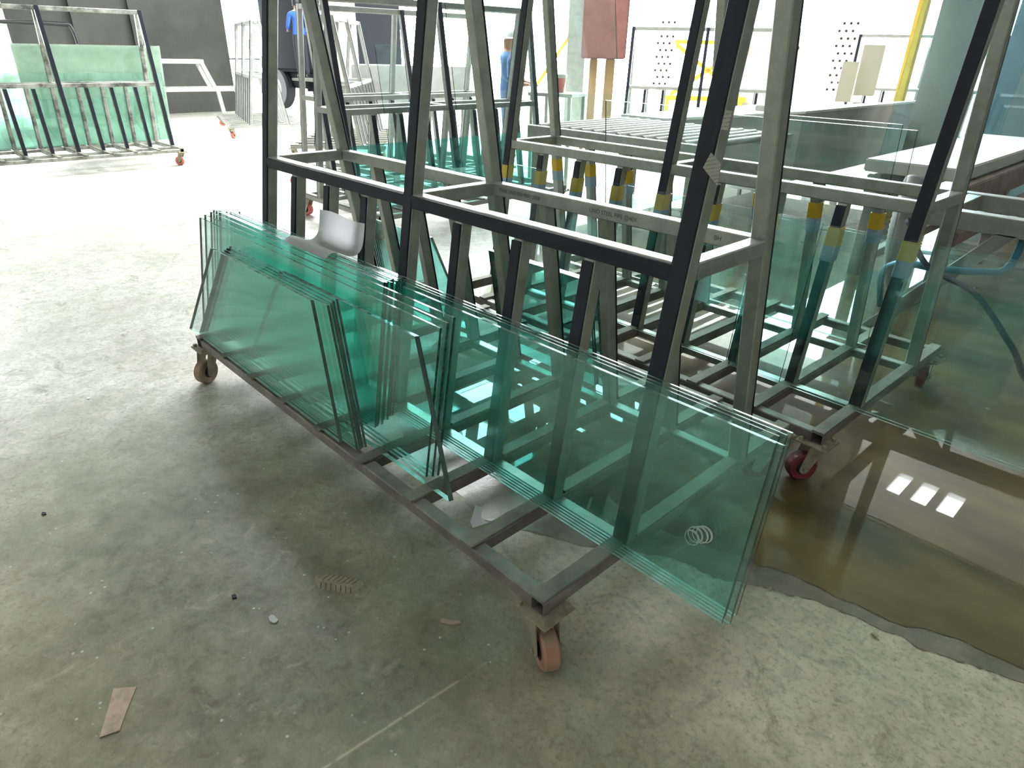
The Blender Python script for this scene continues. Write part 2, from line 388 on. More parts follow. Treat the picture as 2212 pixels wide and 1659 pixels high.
# ------------------------------------------------------------------ rack (A-frame trolley)
S_ = .3; ZS = .235; WD = 1.416; TOPZ = 1.95
ZW = ZS+.8306       # top of waist rails
KF = (.4801-.351)/.8306; KR = (.8895-1.0253)/.8306
vF = lambda z: .351+KF*(z-ZS)         # front face of the front rubber strips
vR = lambda z: 1.0253+KR*(z-ZS)       # front face of rear posts
def caster(root, u, v, rz, name='caster', wheel='wheel'):
    e = bpy.data.objects.new(name, None); COL.objects.link(e); e.parent = root; e.location = (u, v, 0); e.empty_display_size = .05
    pl = box('plate', (-.066, -.062, .172), (.066, .062, .18), 'dust', e, .002)
    for a in (-.048, .048):
        for b_ in (-.046, .046):
            bo = lathe('bolt', [(0, .194), (.008, .194), (.010, .190), (.010, .180), (0, .180)], 'dust', e, 8); bo.location = (a, b_, 0)
    c, s = math.cos(rz), math.sin(rz)      # wheel axle direction (c,s); trail perpendicular
    R3 = Matrix.Rotation(rz, 4, 'Z')
    ox = .042
    wh = lathe('wheel', [(.030, -.024), (.046, -.023), (.054, -.025), (.0615, -.018), (.0625, 0), (.0615, .018), (.054, .025), (.046, .023), (.030, .024)], wheel, e, 28, 'X', closed=True)
    MW = R3 @ Matrix.Translation((0, ox, .0625))
    wh.matrix_local = MW
    hb = lathe('hub', [(0, -.030), (.014, -.030), (.030, -.0235), (.030, .0235), (.014, .030), (0, .030)], 'black', e, 20, 'X'); hb.matrix_local = MW
    for sd in (-1, 1):
        # fork cheek: tapered plate with rounded lower end
        prof = [(-.028, .168), (.040, .168)]
        for k in range(9):
            a = -.15+math.pi*(1.1)*k/8-.0
            prof.append((ox+.021*math.cos(-a+.2), .0625+.021*math.sin(-a+.2)))
        n = len(prof); x0, x1 = sd*.033, sd*.037
        V = [(x0, p[0], p[1]) for p in prof]+[(x1, p[0], p[1]) for p in prof]
        Fc = [tuple(range(n)), tuple(range(2*n-1, n-1, -1))]+[(i, (i+1) % n, n+(i+1) % n, n+i) for i in range(n)]
        f = pyd('fork', V, Fc, 'dust', e); f.matrix_local = R3
        nu = lathe('axle_nut', [(0, .0), (.009, 0), (.009, .008), (0, .008)], 'dust', e, 6, 'X'); nu.matrix_local = R3 @ Matrix.Translation((sd*.037 if sd > 0 else -.045, ox, .0625))
    tp = lathe('swivel', [(0, .172), (.036, .172), (.038, .160), (.034, .150), (0, .150)], 'dust', e, 20)
    return e
def make_rack(steel='steel', wheel='wheel', base=None, text=False, angles=(0, 0, 0, 0), wheels=None, railstrip=True):
    R = bpy.data.objects.new('glass_rack', None); COL.objects.link(R); R.empty_display_size = .2
    ub = lambda i: S_*i-.025
    zt = .225; hb = .045; base = base or steel
    for i in range(9):
        end = i in (0, 8)
        beam('crossbar', (ub(i), 0 if end else .053, zt-hb/2), (ub(i), WD if end else WD-.053, zt-hb/2), X, Z, .05, hb, base, R, hollow=end)
        # rubber pad on the bar, cut where the posts stand
        for a, b_ in ((0, .345), (.415, 1.015), (1.09, WD)):
            beam('rubber_pad', (ub(i), a-.003, zt+.005), (ub(i), b_+.003, zt+.005), X, Z, .05, .0098, 'pad', R, .0015)
    for v in (.0275, WD-.0275): beam('base_rail', (0, v, zt-hb/2-.001), (8*S_-.05, v, zt-hb/2-.001), Y, Z, .05, hb-.002, base, R)
    for v in (.384, 1.052): beam('inner_rail', (0, v, zt-hb/2-.003), (8*S_-.05, v, zt-hb/2-.003), Y, Z, .046, hb-.006, steel, R)
    for i in range(9):
        main = i % 4 == 0; z1 = TOPZ if main else ZW-.05; wd = .05 if main else .042
        u = ub(i)
        f0, f1 = vF(zt)+.008, vF(z1)+.008
        beam('post', (u, f0+.025, zt), (u, f1+.025, z1), X, Y, wd, .05, steel, R)
        zs1 = TOPZ if main else ZW-.058
        beam('rubber_strip', (u, vF(zt)+.004, zt), (u, vF(zs1)+.004, zs1), X, Y, wd, .008, 'rubber', R, .0015)
        r0, r1 = vR(zt), vR(z1)
        beam('post', (u, r0+.025, zt), (u, r1+.025, z1), X, Y, wd, .05, steel, R)
        beam('rubber_strip', (u, vR(zt)+.054, zt), (u, vR(zs1)+.054, zs1), X, Y, wd, .008, 'rubber', R, .0015)
    zw = ZW-.025
    segs = [(0, 3.5*0+4*S_-.05), (4*S_, 8*S_-.05)]
    for a, b_ in segs:
        fr = beam('waist_rail', (a, vF(zw)+.033, zw), (b_, vF(zw)+.033, zw), Y, Z, .05, .05, steel, R)
        if railstrip: beam('rail_strip', (a, vF(zw)+.0045, zw-.003), (b_, vF(zw)+.0045, zw-.003), Y, Z, .007, .046, 'rubber', R, .0015)
        rr_ = beam('waist_rail', (a, vR(zw)+.025, zw), (b_, vR(zw)+.025, zw), Y, Z, .05, .05, steel, R)
        if text and a > 0:
            for s, uu in (('THAI UNO ISO 9001:2008', a+.035), ('UNO STEEL PIPE @40X', a+.52), ('BH', a+1.03)):
                me = text_mesh(s, .021); t = link('printed_text', me, 'ink', rr_)
                t.matrix_local = Matrix.Translation((uu, vR(zw)-.0008, zw-.006)) @ Matrix.Rotation(math.pi/2, 4, 'X')
        for v in (vF(TOPZ)+.033, vR(TOPZ)+.025): beam('top_rail', (a, v, TOPZ-.025), (b_, v, TOPZ-.025), Y, Z, .05, .05, steel, R)
    for i in (0, 4, 8):
        beam('cross_beam', (ub(i), vF(zw)+.058, zw), (ub(i), vR(zw), zw), X, Z, .05, .05, steel, R)
        beam('cross_beam', (ub(i), vF(TOPZ)+.058, TOPZ-.025), (ub(i), vR(TOPZ), TOPZ-.025), X, Z, .05, .05, steel, R)
    for (u, v), a, wm in zip(((-.0, .03), (2.37, .03), (-.0, WD-.07), (2.37, WD-.07)), angles, wheels or (wheel,)*4):
        caster(R, u, v, a, wheel=wm)
    return R

RA = make_rack(text=True, base='steel_dusty', angles=(3.56, 4.24, -.6, 2.3), wheels=('wheel_brown', 'wheel', 'wheel_red', 'wheel_red'))
tag(RA, 'grey steel A-frame glass rack on casters in the foreground, loaded with green sheets', 'glass rack')
RB = make_rack(railstrip=False, base='steel_dusty', wheel='wheel_red', angles=(.3, 2.42, .2, .2))
RB.scale = (.978, .95, 1)
ZB = -.0186
cB, sB = math.cos(ZB), math.sin(ZB)
RB.rotation_euler = (0, 0, ZB); RB.location = (2.5286-cB*2.348, 1.4473-sB*2.348, 0)
tag(RB, 'second steel glass rack right behind the foreground one, standing in the puddle', 'glass rack', 'wheeled A-frame glass racks')
RA['group'] = 'wheeled A-frame glass racks'

proto = make_rack('steel_mottled', 'wheel_bright', railstrip=False, angles=(.2, .9, .4, 1.2))
C = proto; C.location = (-7.07, .04, 0); C.rotation_euler = (0, 0, math.pi/2)
tag(C, 'patchy white and black steel rack at far left carrying pale green glass', 'glass rack', 'wheeled A-frame glass racks')
pale = make_rack('steel_pale', 'wheel_bright', railstrip=False, angles=(.2, .9, .4, 1.2))
others = [
    (pale, (-11.98, 4.89, 0), math.radians(-17.2), 'empty pale rack with close bars in front of the dark grey wall end'),
    (None, (-8.38, 5.36, 0), math.radians(-40.5), 'empty pale rack with close bars behind the far end of the foreground rack'),
    (None, (-1.75, 2.25, 0), math.pi/2, 'steel rack turned sideways behind the second rack, holding a tall clear sheet'),
    (None, (-3.28, 2.9, 0), math.pi/2, 'steel rack turned sideways between the tall clear sheet and the pale empty racks'),
    (None, (-4.0, 8.5, 0), math.radians(31), 'hazy empty steel rack standing behind the long grey machine'),
    (None, (-2.0, 12.6, 0), math.radians(24), 'farthest steel rack against the bright opening, right of the hazy one'),
]
for o, loc, rz, lab in others:
    o = o or copy_tree(pale)
    o.location = loc; o.rotation_euler = (0, 0, rz); tag(o, lab, 'glass rack', 'wheeled A-frame glass racks')

# ------------------------------------------------------------------ glass sheets
def sheet(name, M4, b0, b1, t0, t1, h, th, m='glass', edge='edge_dark'):
    """slab in local (u, z) with thickness along +v; bottom from b0 to b1, top from t0 to t1, height h. Slots: face, top edge, side edge, bottom edge"""
    V = [(b0, 0, 0), (b1, 0, 0), (t1, 0, h), (t0, 0, h), (b0, th, 0), (b1, th, 0), (t1, th, h), (t0, th, h)]
    Fc = [(0, 1, 2, 3), (5, 4, 7, 6), (4, 5, 1, 0), (3, 2, 6, 7), (1, 5, 6, 2), (4, 0, 3, 7)]
    o = pyd(name, V, Fc, [m, 'edge_top', edge, 'edge_pale'], None, [0, 0, 3, 1, 2, 2])
    o.matrix_world = M4
    return o
def lean(root, foot, k, u_off=0., yaw=0., side=1):
    """local frame of a sheet standing on the rack pads: side=1 leans back on the front posts"""
    sy = Matrix(((1, 0, 0, 0), (0, 1, k, 0), (0, 0, 1, 0), (0, 0, 0, 1)))
    base = Matrix.Translation(root.location) @ Matrix.Rotation(root.rotation_euler.z, 4, 'Z')
    ang = math.atan(k)
    return base @ Matrix.Translation((u_off, foot, ZS)) @ Matrix.Rotation(yaw, 4, 'Z') @ Matrix.Rotation(-ang, 4, 'X')
ORD = ['first', 'second', 'third', 'fourth', 'fifth', 'sixth', 'seventh', 'eighth', 'ninth', 'tenth', 'eleventh', 'twelfth']
rg = random.Random(11)
# long low pack on the near half of the foreground rack
rings_on = None
for i in range(5):
    du = [0, .016, -.006, .006, .012, .02][i]
    o = sheet('glass_sheet', lean(RA, .286+i*.0125, KF), -.9+du*3+1.9, 2.762+du, 1.0+du*3, 2.762+du, [.522, .517, .528, .53, .534, .538][i], .008)
    tag(o, f'{ORD[i]} sheet from the front in the long low green pack overhanging the near rack end', 'glass sheet', 'long low glass pack on the foreground rack')
    if i == 0: rings_on = o
# back pack at the far half, ten sheets
for i in range(10):
    y = .166+i*.0116
    r = 1.325-i*.004+rg.uniform(-.012, .012); l = -.215+i*.008+rg.uniform(-.03, .03)
    o = sheet('glass_sheet', lean(RA, y, KF), l, r, l, r, .572-i*.0012+rg.uniform(-.004, .004), .008)
    tag(o, f'{ORD[i]} sheet from the front in the thick green pack under the curled paper', 'glass sheet', 'thick glass pack on the foreground rack')
# three thick long sheets in front of it
for i, (y, l, r, h) in enumerate([(.113, -.257, 1.722, .536), (.130, -.235, 1.735, .552), (.148, -.205, 1.742, .568)]):
    o = sheet('glass_sheet', lean(RA, y, KF), l, r, l, r, h, .010)
    tag(o, f'{ORD[i]} of three long sheets with dark edges ending at the middle of the rack', 'glass sheet', 'long dark-edged sheets on the foreground rack')
# trapezoid pieces in front
KM = .185
trap = [(.010, 0, .474), (.0275, .088, .474), (.0387, .090, .480), (.0499, .087, .486), (.0611, .091, .492)]
for i, (y, s, h) in enumerate(trap):
    o = sheet('glass_sheet', lean(RA, y, KM), -.167+s, 1.329+s, .112+s, 1.062+s, h, .014 if i == 0 else .0108, edge='edge_grey')
    tag(o, ['outermost trapezoid glass piece at the front left of the foreground rack'][0] if i == 0 else f'{ORD[i]} trapezoid glass piece counted from the outermost at the rack front', 'glass sheet', 'trapezoid glass pieces on the foreground rack')
o = sheet('glass_sheet', lean(RA, .0755, KM, yaw=.006), .39, 1.884, .67, 1.615, .482, .020, edge='edge_grey')
tag(o, 'trapezoid glass piece sticking out farthest right, its slanted end over the rack middle', 'glass sheet', 'trapezoid glass pieces on the foreground rack')

# rear side of the foreground rack
def lean_rear(root, foot, k): 
    return lean(root, foot, -k)
fr0 = vR(ZS)+.062
for i in range(7):
    o = sheet('glass_sheet', lean_rear(RA, fr0+.002+i*.0115, -KR), 1.04-i*.004, 1.655+rg.uniform(-.015, .02), 1.04-i*.004, 1.64+rg.uniform(-.015, .02), .50-i*.003, .009)
    tag(o, f'{ORD[i]} sheet of the short emerald pack behind the middle posts of the foreground rack', 'glass sheet', 'short emerald pack on the back of the foreground rack')
for i in range(5):
    o = sheet('glass_sheet', lean_rear(RA, fr0+.002+i*.0115, -KR), -.02, .80-i*.02, -.02, .60-i*.02, .47-i*.006, .009)
    tag(o, f'{ORD[i]} sheet of the slanted-end green pack behind the far posts of the foreground rack', 'glass sheet', 'slanted-end pack on the back of the foreground rack')

# second rack: long sheets on its front, lower sheets on its back
for i, (l, r, h) in enumerate([(1.75, 3.45, .70), (.06, 2.0, .715), (1.72, 3.4, .705)]):
    o = sheet('glass_sheet', lean(RB, .285+i*.013, .117), l, r, l, r, h, .008, 'glass')
    tag(o, ['long clear sheet overhanging the second rack towards the right picture edge', 'clear sheet on the far half of the second rack front', 'rearmost long clear sheet on the near half of the second rack'][i], 'glass sheet', 'sheets on the front of the second rack')
for i in range(2):
    o = sheet('glass_sheet', lean(RB, 1.03+.0115*i, -.122), .35+.5*i, 2.03+.06*i, .35+.5*i, 2.03+.06*i, 1.07-.02*i, .008, 'glass_clear')
    tag(o, ['waist-high clear sheet on the back of the second rack, before the grey machine', 'lower clear sheet just behind the waist-high one on the second rack'][i], 'glass sheet', 'sheets on the back of the second rack')

# sideways rack with tall sheet
HR = next(o for o in bpy.data.objects if o.get('label', '').startswith('steel rack turned sideways behind'))
o = sheet('glass_sheet', lean(HR, .30, KF), 1.2, 3.75, 1.2, 3.75, 2.05, .010, 'glass_dusty')
tag(o, 'tall dusty clear sheet standing on the sideways rack in the background', 'glass sheet')
for i in range(6):
    o = sheet('glass_sheet', lean(HR, .235+i*.0105, KF), -.15+i*.02, 2.3, -.15+i*.02, 2.3, .56-i*.004, .008)
    tag(o, f'{ORD[i]} sheet from the front of the low teal pack on the sideways rack', 'glass sheet', 'low teal pack on the sideways rack')
o = sheet('glass_sheet', lean(HR, .33, KF), .38, .68, .38, .68, 1.36, .008, 'glass')
tag(o, 'narrow upright glass strip on the sideways rack beside the middle post', 'glass sheet')
o = sheet('glass_sheet', lean(HR, .218, KF), 2.45, 4.1, 2.45, 4.1, .9, .008, 'glass_dusty')
tag(o, 'medium dusty sheet in front of the red bucket on the sideways rack', 'glass sheet')
# far-left rack with frosted green sheets on its back
for i, (l, r, h) in enumerate([(-.4, 2.60, .95), (-.4, 2.45, .62), (-.4, 2.64, 1.30), (-.4, 2.62, 1.28)]):
    o = sheet('glass_sheet', lean_rear(C, fr0+.002+i*.013, -KR), l, r, l, r, h, .009, 'glass_pale' if i > 1 else 'glass')
    tag(o, ['waist-high clear green sheet behind the posts of the far left rack', 'lowest green sheet behind the posts of the far left rack', 'tall pale green sheet on the far left rack', 'rearmost tall pale green sheet on the far left rack'][i], 'glass sheet', 'pale green sheets on the far left rack')

# white adhesive rings on the near corner of the front sheet
for i, (u, z, r) in enumerate([(2.625, .185, .020), (2.645, .205, .022), (2.632, .198, .021), (2.655, .212, .022)]):
    V = []; Fc = []; n = 32
    for k in range(n):
        a = 2*math.pi*k/n; wdt = .0012+.0022*max(0, math.sin(a+.6))
        V += [(u+(r-wdt)*math.cos(a), -.0006, z+(r-wdt)*math.sin(a)), (u+(r+wdt)*math.cos(a), -.0006, z+(r+wdt)*math.sin(a))]
    for k in range(n):
        j = (k+1) % n; Fc.append((2*k, 2*k+1, 2*j+1, 2*j))
    rgm = pyd('suction_mark', V, Fc, 'edge_pale', rings_on)

# yellow and blue tape wraps on the posts of the second rack
for i in range(9):
    for rear in (0, 1):
        u = (S_*i-.025)
        if rear and i == 8: continue
        for m, z0, z1 in (('tape_yellow', ZS+.61, ZS+.685), ('tape_blue', ZS+.545, ZS+.61)):
            zc = (z0+z1)/2
            v0 = (vF(zc)+.029) if not rear else (vR(zc)+.029)
            a0 = (vF(z0)+.029) if not rear else (vR(z0)+.029); a1 = (vF(z1)+.029) if not rear else (vR(z1)+.029)
            beam('tape_wrap', (u, a0, z0), (u, a1, z1), X, Y, .0535, .0625, m, RB, .004)

# ------------------------------------------------------------------ papers
def label_mat():
    m = mat('printed_label', (.78, .77, .70), .6); nt = m.node_tree; N = nt.nodes.new; L = nt.links.new; b = nt.nodes['Principled BSDF']
    tc = N('ShaderNodeTexCoord'); mp = N('ShaderNodeMapping'); mp.inputs['Scale'].default_value = (1, 60, 105); L(tc.outputs['Object'], mp.inputs[0])
    wv = N('ShaderNodeTexWave'); wv.bands_direction = 'Z'; wv.inputs['Scale'].default_value = .32; wv.inputs['Distortion'].default_value = 0; L(mp.outputs[0], wv.inputs[0])
    no = N('ShaderNodeTexNoise'); no.inputs['Scale'].default_value = 3.0; L(mp.outputs[0], no.inputs['Vector'])
    a = N('ShaderNodeMath'); a.operation = 'MULTIPLY'; L(wv.outputs['Fac'], a.inputs[0]); L(no.outputs['Fac'], a.inputs[1])
    r = N('ShaderNodeValToRGB'); e = r.color_ramp.elements; e[0].position = .40; e[0].color = (.78, .77, .70, 1); e[1].position = .5; e[1].color = (.38, .38, .38, 1)
    L(a.outputs[0], r.inputs[0]); L(r.outputs[0], b.inputs['Base Color']); return m
MT['label'] = label_mat()
def post_label(name, pts, x0, x1, lab):
    n = len(pts); V = [(x0, a, b_) for a, b_ in pts]+[(x0+.0006, a, b_) for a, b_ in pts]
    Fc = [tuple(range(n)), tuple(range(2*n-1, n-1, -1))]+[(i, (i+1) % n, n+(i+1) % n, n+i) for i in range(n)]
    o = pyd(name, V, Fc, 'label'); tag(o, lab, 'label'); return o
zl = .235
post_label('paper_label', [(.545, 1.201+zl), (.578, 1.196+zl), (.571, 1.153+zl), (.538, 1.158+zl)], 2.4006, 0, 'small white printed label stuck flat on the near post')
post_label('paper_label', [(.509, 1.107+zl), (.562, 1.077+zl), (.562, 1.022+zl), (.482, 1.075+zl)], 2.4012, 0, 'crooked white printed label hanging off the near post, lower one')
# curled sheet of paper over the glass pack
prof = [(.235, .572), (.262, .590), (.29, .588), (.32, .572), (.345, .563), (.372, .566), (.392, .585), (.402, .615), (.408, .65), (.412, .685)]
prof = [(p.x, p.y) for p in bez([(a, b_, 0) for a, b_ in prof], 4)]
V = []; Fc = []; nu = 8
for k in range(nu+1):
    for j, (yv, zv) in enumerate(prof):
        s = j/(len(prof)-1)
        V.append((.59+.355*k/nu+.02*s-.0*yv, yv+.012*math.sin(k/nu*3)*s, zv+zl-.0+.006*math.sin(k*.9)*s))
np_ = len(prof)
for k in range(nu):
    for j in range(np_-1): Fc.append((k*np_+j, (k+1)*np_+j, (k+1)*np_+j+1, k*np_+j+1))
o = pyd('curled_paper', V, Fc, 'paper_thin', smooth=True)
tag(o, 'curled blank white sheet of paper lying on top of the green glass pack', 'paper')

# ------------------------------------------------------------------ things on the floor
def scrap(name, pts, z, m, th, label, cat, group=None):
    n = len(pts); V = [(a, b_, z) for a, b_ in pts]+[(a, b_, z+th) for a, b_ in pts]
    o = pyd(name, V, [tuple(range(n-1, -1, -1)), tuple(range(n, 2*n))]+[(i, (i+1) % n, n+(i+1) % n, n+i) for i in range(n)], m)
    bm = bmesh.new(); bm.from_mesh(o.data); bmesh.ops.recalc_face_normals(bm, faces=bm.faces[:]); bm.to_mesh(o.data); bm.free()
    return tag(o, label, cat, group)
scrap('paper_scrap', [(1.725, .335), (1.75, .345), (1.80, .30), (1.835, .30), (1.82, .24), (1.79, .255)], .004, 'paper', .0006, 'white paper scrap lying on the floor between the rack crossbars', 'paper')
scrap('leaf', [(2.08, -.105), (2.105, -.09), (2.125, -.07), (2.135, -.075), (2.115, -.105), (2.09, -.118)], .0003, 'cardboard', .004, 'tiny curled brown leaf on the floor left of the near caster', 'leaf')
rs = random.Random(21)
for i, (a, b_, m, lab) in enumerate([(-.18, -.51, 'paper', 'tiny white chip on the pale floor left of the far caster'), (.70, -.87, 'rubber', 'small dark lump on the floor at the left picture edge'), (1.74, -.48, 'paper', 'pale plaster flake on the stained, shade-painted olive floor in front of the rack'),
        (3.01, .81, 'dust', 'beige chip at the dry edge of the puddle'), (2.84, 2.73, 'dust', 'beige crumb on the wet floor seen through the overhanging clear sheet'), (1.57, -.53, 'rubber', 'dark speck of rubber on the stained, shade-painted olive floor, left of the plaster flake')]):
    r0 = .012 if i != 2 else .02
    pts = [(a+r0*rs.uniform(.6, 1.2)*math.cos(t), b_+.6*r0*rs.uniform(.6, 1.2)*math.sin(t)) for t in [k*math.pi/4 for k in range(8)]]
    scrap('debris', pts, .0003 if i not in (3, 4) else .004, m, .004, lab, 'debris', 'floor debris')
# muddy boot print: pale sole with dark tread bars
bp = empty('boot_print', (1.735, -.262, 0), math.radians(35), 'pale muddy boot print with dark tread bars in front of the rack', 'boot print')
def flat(name, pts, z, m, parent):
    n = len(pts); return pyd(name, [(a, b_, z) for a, b_ in pts], [tuple(range(n))], m, parent)
flat('sole', [(.08*math.cos(t)*(1+.15*math.sin(3*t)), .042*math.sin(t)*(1+.2*math.cos(2*t))) for t in [k*2*math.pi/22 for k in range(22)]], .0012, 'mud', bp)
for i in range(7):
    for sg in (-1, 1):
        a = -.055+i*.017; flat('tread_bar', [(a, sg*.006), (a+.004, sg*.006), (a+.016, sg*.034), (a+.012, sg*.034)][::sg], .0016, 'mud_dark', bp)
scrap('cardboard_scrap', [(1.68, -.905), (1.715, -.858), (1.76, -.89), (1.822, -.93), (1.81, -.972), (1.74, -.935)], .0002, 'cardboard', .003, 'torn brown cardboard scrap on the floor at the lower left', 'cardboard')

# ------------------------------------------------------------------ machines and background
# long grey washing machine with white lid and infeed rollers
wm = empty('washing_machine', (0, 0, 0), 0, 'long grey machine with white sloping lid behind the second rack', 'machine')
def prism_y(name, prof, y0, y1, m, parent):
    n = len(prof); V = [(a, y0, b_) for a, b_ in prof]+[(a, y1, b_) for a, b_ in prof]
    o = pyd(name, V, [tuple(range(n)), tuple(range(2*n-1, n-1, -1))]+[(i, n+i, n+(i+1) % n, (i+1) % n) for i in range(n)], m, parent)
    bm = bmesh.new(); bm.from_mesh(o.data); bmesh.ops.recalc_face_normals(bm, faces=bm.faces[:]); bm.to_mesh(o.data); bm.free(); return o
prism_y('body', [(-1.95, .42), (.22, .42), (.22, 1.06), (-1.34, .87), (-1.95, .87)], 5.85, 9.4, 'machine', wm)
prism_y('lid', [(-1.98, .87), (-1.34, .872), (.25, 1.062), (.25, 1.085), (-1.35, .90), (-1.98, .90)], 5.82, 9.43, 'white', wm)
box('lid_handle', (-.9, 7.0, .965), (-.55, 7.06, 1.03), 'steel', wm, .01)
for a in (-1.85, .1):
    for b_ in (5.95, 9.3): beam('leg', (a, b_, 0), (a, b_, .42), X, Y, .1, .1, 'steel', wm)
rc = empty('roller_conveyor', (0, 0, 0), 0, 'roller conveyor leading into the long grey machine', 'conveyor')
for y_ in (4.0, 5.5): beam('side_rail', (-1.7, y_, .84), (.3, y_, .84), Y, Z, .06, .12, 'steel_pale', rc)
for i in range(14):
    r_ = lathe('roller', [(0, 4.03), (.03, 4.03), (.03, 5.47), (0, 5.47)], 'steel_pale', rc, 12, 'Y'); r_.location = (-1.6+i*.14, 0, .885)
for a in (-1.6, .2):
    for b_ in (4.0, 5.5): beam('leg', (a, b_, 0), (a, b_, .78), X, Y, .06, .06, 'steel', rc)
# white machine table at the right
wt = empty('cutting_table', (0, 0, 0), 0, 'white topped machine table with brown frame at the right edge', 'machine')
box('table_top', (1.38, 4.45, .80), (2.02, 7.4, .89), 'white', wt, .01)
box('side_beam', (1.98, 4.5, .60), (2.08, 7.4, .78), 'brown', wt, .008); box('side_beam', (1.40, 4.5, .55), (1.50, 7.4, .78), 'steel', wt, .008)
box('lower_beam', (2.0, 4.5, .36), (2.1, 7.4, .46), 'brown', wt, .008)
for a in (1.45, 2.0):
    for b_ in (4.6, 6.0, 7.3): beam('leg', (a, b_, 0), (a, b_, .62), X, Y, .08, .08, 'machine', wt)
beam('brace', (1.45, 4.6, .1), (2.0, 5.9, .55), Vector((.9, -.4, 0)), Z, .07, .07, 'machine', wt)
ct = empty('steel_frame_table', (0, 0, 0), 0, 'low steel frame with tilted legs right of the second rack', 'frame')
for y_ in (3.5, 4.2): beam('rail', (2.0, y_, .74), (5.2, y_, .74), Y, Z, .09, .10, 'steel_pale', ct)
for a in (2.55, 4.6):
    for y_ in (3.5, 4.2): beam('leg', (a, y_, .70), (a-.55, y_, 0), X, Y, .10, .09, 'machine', ct)
beam('cross_rail', (2.2, 3.5, .74), (2.2, 4.2, .74), X, Z, .08, .09, 'steel', ct); beam('cross_rail', (4.8, 3.5, .74), (4.8, 4.2, .74), X, Z, .08, .09, 'steel', ct)
# hoses
o = tube('ribbed_hose', [Vector((1.76+.0025*t, 4.38-.22*math.sin(t/44*2.6), .80-.0172*t)) for t in range(0, 45)], .06, 'grey_hose', None, 12, True)
tag(o, 'grey ribbed hose hanging down under the white machine table', 'hose')
o = tube('cable', bez([(2.05, 3.45, .70), (2.25, 3.30, .50), (2.55, 3.2, .42), (2.8, 3.1, .22), (3.0, 3.05, .05), (3.6, 3.2, .02)]), .016, 'rubber'); tag(o, 'black cable drooping under the low steel frame', 'cable')
o = tube('blue_hose', bez([(1.9, 3.9, .02), (1.95, 3.6, .32), (2.1, 3.42, .45), (2.3, 3.38, .47), (2.5, 3.42, .49), (2.6, 3.5, .52), (2.62, 3.55, .70)]), .022, 'blue_hose'); tag(o, 'blue hose stretched behind the glass right of the second rack', 'hose')
# tall blue grey glass panes against a beige column
col = box('column', (.55, 7.9, 0), (.95, 8.3, ZC), 'beige', None, .01); tag(col, 'beige square column behind the blue tinted panes at upper right', 'column')
for i, (x0, x1) in enumerate([(.40, 1.5), (1.15, 4.4)]):
    m4 = Matrix.Translation((0, 7.62-.03*i, .02)) @ Matrix.Rotation(-.08, 4, 'X')
    o = sheet('glass_sheet', m4, x0, x1, x0, x1, 2.6, .012, 'glass_blue')
    tag(o, ['tall blue tinted pane leaning on the beige column', 'wide blue tinted pane at the upper right picture edge'][i], 'glass sheet')
# yellow column post
o = box('yellow_post', (-.30, 9.75, 0), (-.18, 9.87, ZC), 'yellow', None, .006); tag(o, 'yellow painted steel post left of the blue tinted panes', 'post')
# beige electrical cabinet
eb = empty('electrical_cabinet', (-1.35, 11.3, 0), .5, 'beige electrical cabinet with open door in front of bright opening', 'cabinet')
box('body', (-.1, 0, 1.0), (.22, .3, 1.75), 'beige_pale', eb, .01); box('door', (-.36, -.05, .9), (-.12, -.02, 1.5), 'beige_pale', eb, .005)
beam('stand', (0, .15, 0), (0, .15, .9), X, Y, .12, .12, 'steel', eb)
# white control cabinet with two round holes
wc = empty('control_cabinet', (-4.4, 14.0, 0), .55, 'white control cabinet with two round vents against the light', 'cabinet')
box('body', (-.7, 0, .1), (.9, .6, 2.1), 'white', wc, .02)
for a in (.25, .5):
    d_ = lathe('vent', [(0, 0), (.05, 0), (.05, .01), (0, .01)], 'black', wc, 16, 'Y'); d_.location = (a, -.011, 1.72)
# perforated panels
for i, (loc, rz) in enumerate([((-5.9, 12.2, 0), .6), ((-2.75, 13.7, 0), .4)]):
    pp = empty('perforated_panel', loc, rz, ['white perforated panel left of the hazy rack', 'white perforated panel beside the farthest rack'][i], 'panel')
    box('sheet_panel', (-.2, 0, .9), (.2, .02, 2.3), 'white', pp)
    beam('foot_post', (0, .01, 0), (0, .01, .9), X, Y, .06, .02, 'white', pp)
    for a in range(3):
        for b_ in range(10):
            d_ = lathe('hole', [(0, 0), (.022, 0), (.022, .004), (0, .004)], 'black', pp, 10, 'Y'); d_.location = (-.12+a*.12+(.06 if b_ % 2 else 0)-.03, -.005, .98+b_*.13)
# yellow lattice lift
yl = empty('yellow_lift', (-5.4, 13.2, 0), .65, 'pale yellow folding lift frame behind the hazy rack', 'lift')
for sgn in (-1, 1):
    beam('arm', (-.75, 0, .75 if sgn > 0 else 1.75), (.75, 0, 1.75 if sgn > 0 else .75), Y, Z, .06, .10, 'yellow', yl)
beam('top_bar', (-.8, 0, 1.8), (.8, 0, 1.8), Y, Z, .1, .08, 'yellow', yl); beam('base_bar', (-.9, 0, .68), (.9, 0, .68), Y, Z, .1, .1, 'yellow', yl)
for a in (-.8, .8): beam('leg', (a, 0, 0), (a, 0, .65), X, Y, .08, .08, 'yellow', yl)
# red machine head on grey and orange columns
rm = empty('drilling_machine', (-5.9, 9.6, 0), .70, 'faded red machine head on a grey column seen through the tall sheet', 'machine')
box('head', (-.05, -.1, 1.45), (.78, .5, 2.9), 'red_machine', rm, .02); box('column', (-.32, 0, 0), (.02, .45, 3.1), 'steel', rm, .01)
box('side_post', (.12, .05, 0), (.27, .25, 1.45), 'orange', rm, .01); box('side_post', (.42, .05, 0), (.60, .25, 1.45), 'orange', rm, .01)
beam('brace', (-1.0, .1, .8), (-.3, .1, 1.8), Y, Z, .06, .10, 'yellow', rm)
